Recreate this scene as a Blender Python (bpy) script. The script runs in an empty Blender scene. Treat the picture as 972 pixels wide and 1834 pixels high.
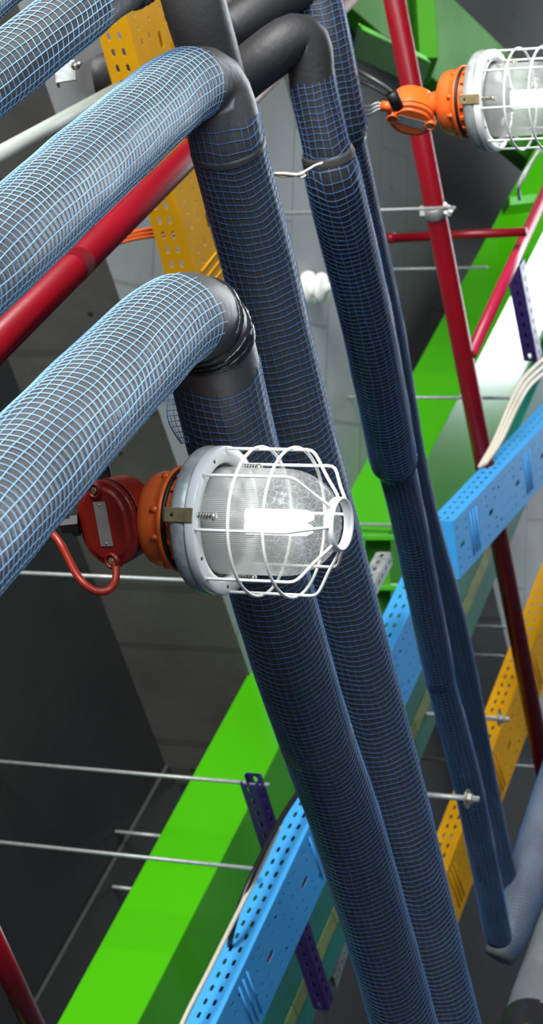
import bpy, bmesh, math, random
from mathutils import Vector, Matrix, Euler
random.seed(7)
SC = bpy.context.scene
COL = SC.collection
PI = math.pi

# ------------------------------------------------------------------ camera
F = 4000.0; CX, CY = 486.0, 917.0
PITCH = math.radians(25.0); ROLL = 0.03
CAM = Vector((0, 0, 1.6))
fwd = Vector((0, math.cos(PITCH), math.sin(PITCH)))
_r = Vector((0, math.sin(PITCH), -math.cos(PITCH)))      # picture right is mostly world down
_u = Vector((1, 0, 0))
RT = (_r * math.cos(ROLL) + _u * math.sin(ROLL)).normalized()
UP = (_u * math.cos(ROLL) - _r * math.sin(ROLL)).normalized()
cd = bpy.data.cameras.new('camera'); cam = bpy.data.objects.new('camera', cd); COL.objects.link(cam)
m = Matrix((RT, UP, -fwd)).transposed().to_4x4(); m.translation = CAM
cam.matrix_world = m
cd.sensor_fit = 'VERTICAL'; cd.sensor_height = 36; cd.sensor_width = 36
cd.lens = F / 1834 * 36
cd.clip_start = 0.05; cd.clip_end = 200
cd.dof.use_dof = True; cd.dof.focus_distance = 3.7; cd.dof.aperture_fstop = (cd.lens / 1000) / 0.0085
SC.camera = cam

# ------------------------------------------------------------------ light
w = bpy.data.worlds.new('sky'); SC.world = w; w.use_nodes = True
bg = w.node_tree.nodes['Background']
bg.inputs[0].default_value = (0.62, 0.80, 1.0, 1); bg.inputs[1].default_value = 0.08

def area(name, loc, target, sx, sy, power, color):
    l = bpy.data.lights.new(name, 'AREA'); l.shape = 'RECTANGLE'; l.size = sx; l.size_y = sy
    l.energy = power; l.color = color
    o = bpy.data.objects.new(name, l); COL.objects.link(o)
    o.location = loc
    o.rotation_euler = (Vector(target) - Vector(loc)).to_track_quat('-Z', 'Y').to_euler()
    return o
# daylight from the open side to the right of the walkway, and from the far window wall, plus an added low fill
area('daylight_open_side', (7.5, -2.5, 3.2), (0, 4.5, 4.0), 5, 3, 2150, (1, 0.98, 0.95))
area('daylight_far_windows', (6.0, 19, 0.9), (0.8, 7, 4.2), 10, 4.5, 1500, (0.88, 0.95, 1))
area('added_low_fill', (2.4, 0.2, 1.0), (0.1, 3.4, 3.3), 2.0, 2.0, 160, (0.8, 0.9, 1))  # unseen fill added beside the eye to brighten the near lamp
SC.view_settings.view_transform = 'Standard'; SC.view_settings.look = 'None'
SC.view_settings.gamma = 1; SC.view_settings.use_curve_mapping = False
SC.view_settings.exposure = 0.0

# ------------------------------------------------------------------ point helpers
def ray(px, py):
    return (fwd * F + RT * (px - CX) - UP * (py - CY)) / F
def W(px, py, Z):
    return CAM + ray(px, py) * Z
def onh(px, py, h):                       # point at height h above the eye
    d = ray(px, py); return CAM + d * (h / d.z)
def onrho(px, py, rho):                   # point at horizontal distance rho
    d = ray(px, py); return CAM + d * (rho / math.hypot(d.x, d.y))
def camv(x, y, z):                        # picture right, picture up, towards viewer
    return RT * x + UP * y - fwd * z
ZU = Vector((0, 0, 1))

# ------------------------------------------------------------------ materials
def mat(name, color, rough=0.5, metal=0.0, spec=0.5, var=0.0, vscale=8.0, bump=0.0, bscale=40.0, coat=0.0, color2=None, emit=None):
    mt = bpy.data.materials.new(name); mt.use_nodes = True
    nt = mt.node_tree; N = nt.nodes; L = nt.links; b = N['Principled BSDF']
    b.inputs['Base Color'].default_value = (*color, 1)
    b.inputs['Roughness'].default_value = rough; b.inputs['Metallic'].default_value = metal
    b.inputs['Specular IOR Level'].default_value = spec
    b.inputs['Coat Weight'].default_value = coat; b.inputs['Coat Roughness'].default_value = 0.12
    tc = N.new('ShaderNodeTexCoord')
    if var > 0 or color2:
        n = N.new('ShaderNodeTexNoise'); n.inputs['Scale'].default_value = vscale; n.inputs['Detail'].default_value = 6
        L.new(tc.outputs['Object'], n.inputs['Vector'])
        r = N.new('ShaderNodeValToRGB'); r.color_ramp.elements[0].position = 0.35; r.color_ramp.elements[1].position = 0.68
        c2 = color2 or tuple(c * (1 - var) for c in color)
        r.color_ramp.elements[0].color = (*c2, 1); r.color_ramp.elements[1].color = (*color, 1)
        L.new(n.outputs['Fac'], r.inputs['Fac']); L.new(r.outputs['Color'], b.inputs['Base Color'])
        mr = N.new('ShaderNodeMapRange'); mr.inputs['To Min'].default_value = min(1, rough * 1.25); mr.inputs['To Max'].default_value = rough * 0.85
        L.new(n.outputs['Fac'], mr.inputs['Value']); L.new(mr.outputs['Result'], b.inputs['Roughness'])
    if bump > 0:
        n2 = N.new('ShaderNodeTexNoise'); n2.inputs['Scale'].default_value = bscale; n2.inputs['Detail'].default_value = 8
        L.new(tc.outputs['Object'], n2.inputs['Vector'])
        bp = N.new('ShaderNodeBump'); bp.inputs['Strength'].default_value = bump; bp.inputs['Distance'].default_value = 0.01
        L.new(n2.outputs['Fac'], bp.inputs['Height']); L.new(bp.outputs['Normal'], b.inputs['Normal'])
    if emit:
        b.inputs['Emission Color'].default_value = (*emit[0], 1); b.inputs['Emission Strength'].default_value = emit[1]
    return mt
M = {}
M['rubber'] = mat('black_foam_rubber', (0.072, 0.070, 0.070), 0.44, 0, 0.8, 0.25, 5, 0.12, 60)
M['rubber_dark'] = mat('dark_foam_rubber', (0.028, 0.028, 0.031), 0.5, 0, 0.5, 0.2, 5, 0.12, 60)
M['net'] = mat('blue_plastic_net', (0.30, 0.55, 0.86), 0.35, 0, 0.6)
M['net_shade'] = mat('shaded_blue_plastic_net', (0.10, 0.23, 0.52), 0.4, 0, 0.4)  # darkened copy of the net blue, shade is put into the colour
M['tape'] = mat('shiny_black_tape', (0.02, 0.02, 0.022), 0.16, 0, 0.6, bump=0.5, bscale=30)
M['foil'] = mat('grey_cloth_wrap', (0.22, 0.24, 0.26), 0.55, 0, 0.5, 0.4, 6, 0.4, 20)
M['red'] = mat('red_gloss_paint', (0.25, 0.002, 0.010), 0.34, 0, 0.4, 0.15, 6, 0.05, 30, coat=0.06)
M['weld'] = mat('rough_red_weld', (0.16, 0.002, 0.008), 0.75, 0, 0.1)
M['red_lit'] = mat('lit_red_gloss_paint', (0.62, 0.02, 0.08), 0.35, 0, 0.5, coat=0.2)  # pinker copy of the pipe red, light falling on it is in the colour
M['white'] = mat('white_enamel', (0.88, 0.88, 0.85), 0.3, 0, 0.5, 0.05, 12, coat=0.2)
M['galv'] = mat('galvanised_steel', (0.50, 0.54, 0.53), 0.42, 0.25, 0.5, 0.45, 30, 0.1, 90)
M['steel'] = mat('zinc_steel', (0.60, 0.58, 0.52), 0.35, 0.8, 0.5, 0.2, 60)
M['rod'] = mat('threaded_zinc_rod', (0.42, 0.45, 0.45), 0.45, 0.4, 0.5, 0.2, 60)
M['brass'] = mat('yellow_passivated_steel', (0.55, 0.43, 0.22), 0.4, 0.7, 0.5, 0.35, 60)
M['orange'] = mat('orange_red_enamel', (0.95, 0.15, 0.018), 0.36, 0, 0.5, 0.15, 14, 0.04, 60, coat=0.15)
M['boxred'] = mat('dark_orange_red_enamel', (0.42, 0.026, 0.009), 0.38, 0, 0.5, 0.2, 14, 0.05, 60, coat=0.15)
M['lidred_shade'] = mat('shaded_red_enamel', (0.27, 0.012, 0.006), 0.4, 0, 0.5, 0.2, 14, 0.05, 60, coat=0.1)  # box red darkened, the lid's shade is put into the colour
M['gasket'] = mat('black_gasket', (0.01, 0.01, 0.01), 0.5)
M['plate'] = mat('aluminium_plate', (0.48, 0.48, 0.47), 0.4, 0.5, 0.5, 0.2, 40)
M['green'] = mat('lime_green_paint', (0.065, 0.47, 0.002), 0.22, 0, 0.6, 0.08, 1.5, 0.02, 5, coat=0.5)
M['green2'] = mat('mid_green_paint', (0.075, 0.36, 0.02), 0.65, 0, 0.15, 0.3, 2)
M['teal'] = mat('teal_green_paint', (0.012, 0.20, 0.16), 0.5, 0, 0.3, 0.25, 3)
M['stripe'] = mat('faded_yellow_stencil', (0.22, 0.30, 0.10), 0.5, 0, 0.4, 0.5, 9)
M['blue'] = mat('sky_blue_powder_coat', (0.060, 0.40, 0.88), 0.5, 0, 0.25, 0.05, 10)
M['yellow'] = mat('yellow_powder_coat', (0.82, 0.40, 0.010), 0.7, 0, 0.05, 0.08, 10)
M['purple'] = mat('purple_paint', (0.055, 0.018, 0.17), 0.35, 0, 0.5, 0.2, 10)
M['black'] = mat('black_cable_sheath', (0.012, 0.012, 0.013), 0.35)
M['cream'] = mat('cream_cable_sheath', (0.62, 0.58, 0.48), 0.5)
M['redcable'] = mat('red_cable_sheath', (0.7, 0.05, 0.02), 0.4)
M['orangecable'] = mat('orange_cable_sheath', (0.75, 0.13, 0.03), 0.4)
M['palegreen'] = mat('pale_green_conduit', (0.42, 0.47, 0.42), 0.45, 0, 0.5, 0.1, 10)
M['bulb'] = mat('fluorescent_tube_glow', (0.9, 0.9, 0.86), 0.4, emit=((1, 0.98, 0.93), 2.2))
M['reflector'] = mat('dull_lamp_interior', (0.20, 0.20, 0.20), 0.35, 0.3)

def concrete(name, c1, c2, joint=True, js=1.2):
    mt = bpy.data.materials.new(name); mt.use_nodes = True
    nt = mt.node_tree; N = nt.nodes; L = nt.links; b = N['Principled BSDF']
    tc = N.new('ShaderNodeTexCoord')
    n = N.new('ShaderNodeTexNoise'); n.inputs['Scale'].default_value = 1.7; n.inputs['Detail'].default_value = 10; n.inputs['Roughness'].default_value = 0.62
    L.new(tc.outputs['Object'], n.inputs['Vector'])
    r = N.new('ShaderNodeValToRGB'); r.color_ramp.elements[0].position = 0.3; r.color_ramp.elements[1].position = 0.7
    r.color_ramp.elements[0].color = (*c1, 1); r.color_ramp.elements[1].color = (*c2, 1)
    L.new(n.outputs['Fac'], r.inputs['Fac'])
    # bubble holes
    v = N.new('ShaderNodeTexVoronoi'); v.inputs['Scale'].default_value = 4.5
    L.new(tc.outputs['Object'], v.inputs['Vector'])
    lt = N.new('ShaderNodeMath'); lt.operation = 'GREATER_THAN'; lt.inputs[1].default_value = 0.07
    L.new(v.outputs['Distance'], lt.inputs[0])
    mx = N.new('ShaderNodeMix'); mx.data_type = 'RGBA'
    mx.inputs['A'].default_value = tuple(c * 0.35 for c in c1) + (1,)
    L.new(lt.outputs[0], mx.inputs['Factor']); L.new(r.outputs['Color'], mx.inputs['B'])
    out = mx.outputs['Result']
    if joint:
        br = N.new('ShaderNodeTexBrick'); br.inputs['Scale'].default_value = js
        br.inputs['Mortar Size'].default_value = 0.006; br.inputs['Color1'].default_value = (1, 1, 1, 1); br.inputs['Color2'].default_value = (0.94, 0.94, 0.94, 1)
        br.inputs['Mortar'].default_value = (0.7, 0.7, 0.7, 1)
        L.new(tc.outputs['Object'], br.inputs['Vector'])
        mm = N.new('ShaderNodeMix'); mm.data_type = 'RGBA'; mm.blend_type = 'MULTIPLY'; mm.inputs['Factor'].default_value = 1
        L.new(out, mm.inputs['A']); L.new(br.outputs['Color'], mm.inputs['B']); out = mm.outputs['Result']
    L.new(out, b.inputs['Base Color']); b.inputs['Roughness'].default_value = 0.85
    bp = N.new('ShaderNodeBump'); bp.inputs['Strength'].default_value = 0.3; bp.inputs['Distance'].default_value = 0.02
    L.new(n.outputs['Fac'], bp.inputs['Height']); L.new(bp.outputs['Normal'], b.inputs['Normal'])
    return mt
M['conc_bay_shade'] = concrete('shade_dark_concrete', (0.014, 0.017, 0.019), (0.027, 0.031, 0.033), False)  # shade of the recess between deep beams is put into this colour
M['conc_side_shade'] = concrete('shaded_brown_grey_concrete', (0.085, 0.083, 0.072), (0.14, 0.138, 0.12), True, 0.5)  # darker concrete that paints in the shade on the beam's side
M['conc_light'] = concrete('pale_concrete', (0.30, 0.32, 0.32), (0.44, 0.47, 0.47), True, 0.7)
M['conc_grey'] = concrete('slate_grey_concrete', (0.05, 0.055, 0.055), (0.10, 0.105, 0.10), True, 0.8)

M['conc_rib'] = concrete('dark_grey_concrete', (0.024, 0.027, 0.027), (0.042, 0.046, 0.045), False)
def glass_mat():
    mt = bpy.data.materials.new('ribbed_clear_glass'); mt.use_nodes = True
    nt = mt.node_tree; N = nt.nodes; L = nt.links; b = N['Principled BSDF']; o = N['Material Output']
    b.inputs['Base Color'].default_value = (0.86, 0.88, 0.86, 1); b.inputs['Roughness'].default_value = 0.1
    b.inputs['Specular IOR Level'].default_value = 0.9
    tr = N.new('ShaderNodeBsdfTransparent'); tr.inputs[0].default_value = (0.97, 0.98, 0.97, 1)
    tc = N.new('ShaderNodeTexCoord'); sp = N.new('ShaderNodeSeparateXYZ'); L.new(tc.outputs['Object'], sp.inputs[0])
    at = N.new('ShaderNodeMath'); at.operation = 'ARCTAN2'; L.new(sp.outputs['Y'], at.inputs[0]); L.new(sp.outputs['X'], at.inputs[1])
    mu = N.new('ShaderNodeMath'); mu.operation = 'MULTIPLY'; mu.inputs[1].default_value = 170; L.new(at.outputs[0], mu.inputs[0])
    sn = N.new('ShaderNodeMath'); sn.operation = 'SINE'; L.new(mu.outputs[0], sn.inputs[0])
    zr = N.new('ShaderNodeMapRange'); zr.inputs['From Min'].default_value = -0.112; zr.inputs['From Max'].default_value = -0.085
    L.new(sp.outputs['Z'], zr.inputs['Value'])               # ribs fade out on the dome
    ml = N.new('ShaderNodeMath'); ml.operation = 'MULTIPLY'; L.new(sn.outputs[0], ml.inputs[0]); L.new(zr.outputs[0], ml.inputs[1])
    vo = N.new('ShaderNodeTexVoronoi'); vo.feature = 'DISTANCE_TO_EDGE'; vo.inputs['Scale'].default_value = 80
    L.new(tc.outputs['Object'], vo.inputs['Vector'])
    ve = N.new('ShaderNodeMapRange'); ve.inputs['From Min'].default_value = 0.0; ve.inputs['From Max'].default_value = 0.04; ve.inputs['To Min'].default_value = 1; ve.inputs['To Max'].default_value = 0
    L.new(vo.outputs['Distance'], ve.inputs['Value'])
    iz = N.new('ShaderNodeMath'); iz.operation = 'SUBTRACT'; iz.inputs[0].default_value = 1; L.new(zr.outputs[0], iz.inputs[1])
    vm = N.new('ShaderNodeMath'); vm.operation = 'MULTIPLY'; L.new(ve.outputs[0], vm.inputs[0]); L.new(iz.outputs[0], vm.inputs[1])
    cf = N.new('ShaderNodeMath'); cf.operation = 'MULTIPLY_ADD'; cf.inputs[1].default_value = 0.26; cf.inputs[2].default_value = 0.16; L.new(zr.outputs[0], cf.inputs[0])   # the ribbed part is milkier than the dome
    a1 = N.new('ShaderNodeMath'); a1.operation = 'MULTIPLY_ADD'; a1.inputs[1].default_value = 0.14; L.new(ml.outputs[0], a1.inputs[0]); L.new(cf.outputs[0], a1.inputs[2])
    a2 = N.new('ShaderNodeMath'); a2.operation = 'MULTIPLY_ADD'; a2.inputs[1].default_value = 0.35; L.new(vm.outputs[0], a2.inputs[0]); L.new(a1.outputs[0], a2.inputs[2])
    tl = N.new('ShaderNodeBsdfTranslucent'); tl.inputs[0].default_value = (0.95, 0.96, 0.94, 1)
    mb = N.new('ShaderNodeMixShader'); mb.inputs[0].default_value = 0.45; L.new(b.outputs[0], mb.inputs[1]); L.new(tl.outputs[0], mb.inputs[2])
    mix = N.new('ShaderNodeMixShader'); L.new(a2.outputs[0], mix.inputs[0]); L.new(tr.outputs[0], mix.inputs[1]); L.new(mb.outputs[0], mix.inputs[2])
    L.new(mix.outputs[0], o.inputs[0])
    bp = N.new('ShaderNodeBump'); bp.inputs['Strength'].default_value = 0.5; bp.inputs['Distance'].default_value = 0.002
    L.new(ml.outputs[0], bp.inputs['Height']); L.new(bp.outputs['Normal'], b.inputs['Normal'])
    return mt
M['glass'] = glass_mat()

# ------------------------------------------------------------------ object helpers
def tag(o, label=None, cat=None, group=None, kind=None):
    if label: o['label'] = label
    if cat: o['category'] = cat
    if group: o['group'] = group
    if kind: o['kind'] = kind
    return o
def link(name, me, mt, parent=None, smooth=True, bevel=0):
    o = bpy.data.objects.new(name, me); COL.objects.link(o)
    if mt: me.materials.append(M[mt] if isinstance(mt, str) else mt)
    if smooth:
        for p in me.polygons: p.use_smooth = True
    if bevel:
        b = o.modifiers.new('bevel', 'BEVEL'); b.width = bevel; b.segments = 2; b.limit_method = 'ANGLE'
    if parent:
        o.parent = parent; o.matrix_parent_inverse = Matrix.Identity(4)
        # meshes are written in world space; undo the parent's transform
        o.matrix_parent_inverse = WM[parent.name].inverted() if parent.name in WM else Matrix.Identity(4)
    return o
WM = {}
def thing(name, label, cat, loc, group=None, rot=None):
    o = bpy.data.objects.new(name, None); COL.objects.link(o); o.empty_display_size = 0.1
    mw = (rot.to_4x4() if rot else Matrix.Identity(4)); mw = Matrix.Translation(loc) @ mw
    o.matrix_world = mw; WM[o.name] = mw
    return tag(o, label, cat, group)
def local(name, bm, mt, parent, smooth=True, bevel=0):
    """mesh written in the parent's own frame"""
    me = bpy.data.meshes.new(name); bm.to_mesh(me); bm.free()
    o = bpy.data.objects.new(name, me); COL.objects.link(o); me.materials.append(M[mt])
    for p in me.polygons: p.use_smooth = smooth
    if bevel:
        b = o.modifiers.new('bevel', 'BEVEL'); b.width = bevel; b.segments = 2; b.limit_method = 'ANGLE'
    o.parent = parent
    return o
def bmobj(name, bm, mt, parent=None, smooth=True, bevel=0):
    me = bpy.data.meshes.new(name); bm.to_mesh(me); bm.free()
    return link(name, me, mt, parent, smooth, bevel)

def catmull(pts, step=0.02):
    """pts: list of Vector (n-dim tuples ok) -> evenly resampled smooth path"""
    P = [pts[0] * 2 - pts[1]] + pts + [pts[-1] * 2 - pts[-2]]
    out = []
    for i in range(1, len(P) - 2):
        a, b, c, d = P[i - 1], P[i], P[i + 1], P[i + 2]
        n = max(2, int((c - b).length / step))
        for k in range(n):
            t = k / n
            out.append(0.5 * ((2 * b) + (c - a) * t + (2 * a - 5 * b + 4 * c - d) * t * t + (3 * b - a - 3 * c + d) * t ** 3))
    out.append(P[-2]); return out
def frames(path):
    n = len(path); T = []
    for i in range(n):
        T.append((path[min(i + 1, n - 1)] - path[max(i - 1, 0)]).normalized())
    ref = fwd - T[0] * fwd.dot(T[0]); ref.normalize()
    fr = []
    for i in range(n):
        ref = ref - T[i] * ref.dot(T[i]); ref.normalize()
        fr.append((T[i], ref.copy(), T[i].cross(ref)))
    return fr
def sweep(bm, path, rad, seg=16, fr=None, cap=True, squash=None):
    fr = fr or frames(path); rings = []
    for i, p in enumerate(path):
        r = rad[i] if isinstance(rad, (list, tuple)) else rad
        t, a, b = fr[i]
        rings.append([bm.verts.new(p + (a * math.cos(2 * PI * k / seg) + b * math.sin(2 * PI * k / seg)) * r) for k in range(seg)])
    for i in range(len(rings) - 1):
        for k in range(seg):
            bm.faces.new((rings[i][k], rings[i][(k + 1) % seg], rings[i + 1][(k + 1) % seg], rings[i + 1][k]))
    if cap:
        bm.faces.new(rings[0][::-1]); bm.faces.new(rings[-1])
def tube_bm(pts, r, seg=12, smooth=True, step=0.02):
    bm = bmesh.new(); path = catmull(pts, step) if smooth and len(pts) > 2 else pts
    sweep(bm, path, r, seg); return bm
def box_bm(bm, O, u, v, w_):
    """box from corner O with edge vectors"""
    c = [O, O + u, O + u + v, O + v, O + w_, O + u + w_, O + u + v + w_, O + v + w_]
    V = [bm.verts.new(p) for p in c]
    for f in ((0, 3, 2, 1), (4, 5, 6, 7), (0, 1, 5, 4), (1, 2, 6, 5), (2, 3, 7, 6), (3, 0, 4, 7)):
        bm.faces.new([V[i] for i in f])
    bmesh.ops.recalc_face_normals(bm, faces=bm.faces[:])
def lathe(bm, prof, seg=48, z0=0):
    """prof: (r, z) about local z; open profile"""
    rings = []
    for r, z in prof:
        if r < 1e-6: rings.append([bm.verts.new((0, 0, z))])
        else: rings.append([bm.verts.new((r * math.cos(2 * PI * k / seg), r * math.sin(2 * PI * k / seg), z)) for k in range(seg)])
    for a, b in zip(rings, rings[1:]):
        for k in range(seg):
            k2 = (k + 1) % seg
            if len(a) == 1 and len(b) == 1: continue
            if len(a) == 1: bm.faces.new((a[0], b[k], b[k2]))
            elif len(b) == 1: bm.faces.new((a[k], a[k2], b[0]))
            else: bm.faces.new((a[k], a[k2], b[k2], b[k]))
    bmesh.ops.recalc_face_normals(bm, faces=bm.faces[:])
    return bm

# ------------------------------------------------------------------ the setting: ceiling slab and concrete beams
HC = 3.95
def slab(name, corners, h0, h1, mt, label=None):
    """vertical prism over a horizontal polygon (world xy) between heights above the eye"""
    bm = bmesh.new()
    lo = [bm.verts.new((p.x, p.y, 1.6 + h0)) for p in corners]; hi = [bm.verts.new((p.x, p.y, 1.6 + h1)) for p in corners]
    n = len(lo)
    bm.faces.new(lo); bm.faces.new(hi[::-1])
    for i in range(n): bm.faces.new((lo[i], lo[(i + 1) % n], hi[(i + 1) % n], hi[i]))
    bmesh.ops.recalc_face_normals(bm, faces=bm.faces[:])
    o = bmobj(name, bm, mt, None, False); tag(o, label, None, None, 'structure'); return o
def xy(v): return Vector((v.x, v.y, 0))
PD = (xy(onh(450, 1230, 3.45)) - xy(onh(190, 480, 3.45))).normalized()     # pipe direction (recedes to picture bottom)
TD = (xy(onh(827, 698, 3.2)) - xy(onh(245, 1834, 3.2))).normalized()       # tray / green beam direction
AWAY_P = Vector((-PD.y, PD.x, 0));  AWAY_P = AWAY_P if AWAY_P.y > 0 else -AWAY_P   # away from viewer, normal to pipes
AWAY_T = Vector((-TD.y, TD.x, 0));  AWAY_T = AWAY_T if AWAY_T.y > 0 else -AWAY_T
ctr = Vector((0, 9, 0))
slab('ceiling', [ctr + PD * a + AWAY_P * b for a, b in ((-9, -6.5), (14, -6.5), (14, 14), (-9, 14))], HC, HC + 0.3, 'conc_bay_shade')
# deep concrete beam along the pipes: near side face gets its shade from a darker colour, soffit is pale
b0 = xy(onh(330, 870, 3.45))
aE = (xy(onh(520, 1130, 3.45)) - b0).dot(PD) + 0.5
# side cheek of the beam in brown-grey with its shade painted in, then the pale soffit behind it
slab('ceiling_beam_side', [b0 + PD * a + AWAY_P * b for a, b in ((-6, 0), (aE, 0), (aE, 0.05), (-6, 0.05))], 3.452, HC, 'conc_side_shade')
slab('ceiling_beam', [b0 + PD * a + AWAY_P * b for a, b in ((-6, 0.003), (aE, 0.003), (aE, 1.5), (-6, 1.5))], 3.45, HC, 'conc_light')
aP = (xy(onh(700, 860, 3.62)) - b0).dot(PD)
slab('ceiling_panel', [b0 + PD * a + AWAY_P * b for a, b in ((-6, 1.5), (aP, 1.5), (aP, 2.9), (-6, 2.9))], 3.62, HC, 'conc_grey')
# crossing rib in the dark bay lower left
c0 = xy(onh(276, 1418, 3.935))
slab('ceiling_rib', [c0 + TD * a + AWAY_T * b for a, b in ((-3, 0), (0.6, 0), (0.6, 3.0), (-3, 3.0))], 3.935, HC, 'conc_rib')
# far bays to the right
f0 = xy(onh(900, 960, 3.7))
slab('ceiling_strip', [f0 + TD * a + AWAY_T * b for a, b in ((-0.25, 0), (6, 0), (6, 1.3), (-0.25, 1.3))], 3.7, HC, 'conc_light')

# ------------------------------------------------------------------ steel beams
def beam_between(name, A, B, width, height, mt, label, cat='beam', flange=0.0, parts=None):
    """A,B world points on the near lower edge; box beam with underside going away and side rising"""
    u = (B - A); d = xy(u).normalized(); aw = Vector((-d.y, d.x, 0)); aw = aw if aw.y > 0 else -aw
    bm = bmesh.new(); box_bm(bm, A, u, aw * width, ZU * height)
    o = bmobj(name, bm, mt, None, False, 0.006); tag(o, label, cat); return o, d, aw
gA, gB = onh(200, 1930, 3.2), onh(1010, 352, 3.2)
# follow the measured lower corner of the side face
gA = onh(245, 1834, 3.2); gB = onh(827, 698, 3.2); gd = (gB - gA).normalized()
gA2 = gA - gd * 1.0; gB2 = gB + gd * 5.0
t = thing('steel_beam', 'long lime green steel beam crossing diagonally behind the pipes', 'beam', gA2)
bm = bmesh.new(); box_bm(bm, gA2, gB2 - gA2, AWAY_T * 0.42, ZU * 0.262); bmobj('box_section', bm, 'green', t, False, 0.006)
# small bracket cluster under the green beam, seen between pipes
bp_ = W(705, 1075, 7.9)
t = thing('beam_bracket', 'small green bracket of plates below the green beam between the black pipes', 'bracket', bp_)
bm = bmesh.new(); box_bm(bm, W(655, 960, 8.1), camv(0.09, 0, 0), camv(0.0, -0.30, 0), camv(0, 0, -0.1)); bmobj('web_plate', bm, 'green2', t, False, 0.003)
bm = bmesh.new(); box_bm(bm, W(640, 958, 7.98), camv(0.14, 0, 0), camv(0, -0.02, 0), camv(0, 0, -0.22)); bmobj('top_plate', bm, 'green', t, False, 0.003)
bm = bmesh.new(); box_bm(bm, W(672, 1048, 7.98), camv(0.09, 0, 0), camv(0, -0.02, 0), camv(0, 0, -0.2)); bmobj('shelf_plate', bm, 'green', t, False, 0.003)

# teal beam with faded stencil stripe
tR0, tR1 = onh(573, 1798, 3.15), onh(886, 1041, 3.15); td = (tR1 - tR0).normalized()
aw = Vector((-td.y, td.x, 0)); aw = aw if aw.y > 0 else -aw
TW = 0.34
o0 = tR0 - td * 1.0 + aw * 0.0
# underside's right (near) edge is at tR; underside extends up-left in the picture -> away from viewer means up in picture? measured below
def side_sign():
    # which horizontal normal moves a point to the picture left
    p = tR0; q = p + aw * 0.2
    def px(v): r = v - CAM; return CX + F * r.dot(RT) / r.dot(fwd)
    return px(q) - px(p)
sg = aw if side_sign() < 0 else -aw
t = thing('teal_beam', 'dull teal steel beam with a faded yellow stencilled stripe, beyond the blue tray', 'beam', o0)
L_ = (tR1 - tR0).length + 5.0
bm = bmesh.new(); box_bm(bm, o0, td * L_, sg * TW, ZU * 0.25); bmobj('box_section', bm, 'teal', t, False, 0.006)
bm = bmesh.new()
s = 0.0
rs = random.Random(3)
while s < L_ - 0.3:
    l = rs.uniform(0.3, 0.6)
    box_bm(bm, o0 + td * s + sg * 0.12 - ZU * 0.003, td * l, sg * 0.07, ZU * 0.002); s += l + 0.006
bmobj('stencil_stripe', bm, 'stripe', t, False)

# green steelwork in the top right corner
t = thing('green_girder', 'broad mid green girder with stiffener behind the far lamp', 'beam', W(760, 100, 9))
A_, B_ = onh(600, -10, 3.5), onh(960, 300, 3.5)
dd = (B_ - A_).normalized(); n_ = Vector((-dd.y, dd.x, 0)); n_ = n_ if n_.y > 0 else -n_
bm = bmesh.new(); box_bm(bm, A_ - dd * 1, dd * ((B_ - A_).length + 3), n_ * (xy(onh(845, 30, 3.5)) - xy(A_)).dot(n_), ZU * 0.10); bmobj('lower_flange', bm, 'green2', t, False, 0.005)
bm = bmesh.new(); box_bm(bm, W(742, -60, 8.3), camv(0.07, 0, 0), camv(0.02, -0.34, 0), camv(0, 0, -0.5)); bmobj('stiffener', bm, 'green2', t, False, 0.004)
bm = bmesh.new(); box_bm(bm, W(640, 40, 8.2), camv(0.25, -0.12, 0), camv(0.02, -0.03, 0), camv(0, 0, -0.5)); bmobj('lower_plate', bm, 'green', t, False, 0.004)
bm = bmesh.new(); box_bm(bm, W(912, 352, 9.3), camv(0.16, 0.02, 0), camv(0, -0.04, 0), camv(0, 0, -0.3)); bmobj('cross_plate', bm, 'green', t, False, 0.004)

# ------------------------------------------------------------------ cable trays
def obround(cu, cv, lu, lv, ang=0, n=5):
    """points of a rounded slot centred cu,cv, size lu x lv"""
    r = min(lu, lv) / 2; out = []
    hx, hy = lu / 2 - r, lv / 2 - r
    for q, (sx, sy) in enumerate(((1, 1), (-1, 1), (-1, -1), (1, -1))):
        for k in range(n):
            a = q * PI / 2 + k / (n - 1) * PI / 2
            out.append((sx * hx + r * math.cos(a), sy * hy + r * math.sin(a)))
    res = []
    for x, y in out:
        if not res or (abs(res[-1][0] - x) + abs(res[-1][1] - y)) > 1e-6: res.append((x, y))
    if abs(res[0][0] - res[-1][0]) + abs(res[0][1] - res[-1][1]) < 1e-6: res.pop()
    c, s = math.cos(ang), math.sin(ang)
    return [(cu + x * c - y * s, cv + x * s + y * c) for x, y in res]
def perforated(O, u, v, L, Wd, holes_of_module, module, thick, name, mt, parent):
    nmod = max(1, round(L / module)); module = L / nmod
    bm = bmesh.new()
    for i in range(nmod):
        b2 = bmesh.new()
        loops = [[(0, 0), (module, 0), (module, Wd), (0, Wd)]] + [obround(*h) for h in holes_of_module(module, Wd, i)]
        ed = []
        for lp in loops:
            vs = [b2.verts.new((x, y, 0)) for x, y in lp]
            for k in range(len(vs)): ed.append(b2.edges.new((vs[k], vs[(k + 1) % len(vs)])))
        bmesh.ops.triangle_fill(b2, use_beauty=True, edges=ed, normal=(0, 0, 1))
        mp = {}
        for vv in b2.verts: mp[vv] = bm.verts.new(O + u * (vv.co.x + i * module) + v * vv.co.y)
        for f in b2.faces: bm.faces.new([mp[q] for q in f.verts])
        b2.free()
    bmesh.ops.remove_doubles(bm, verts=bm.verts[:], dist=1e-5)
    bmesh.ops.recalc_face_normals(bm, faces=bm.faces[:])
    o = bmobj(name, bm, mt, parent, False)
    sm = o.modifiers.new('thickness', 'SOLIDIFY'); sm.thickness = thick; sm.offset = 0
    return o
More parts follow.
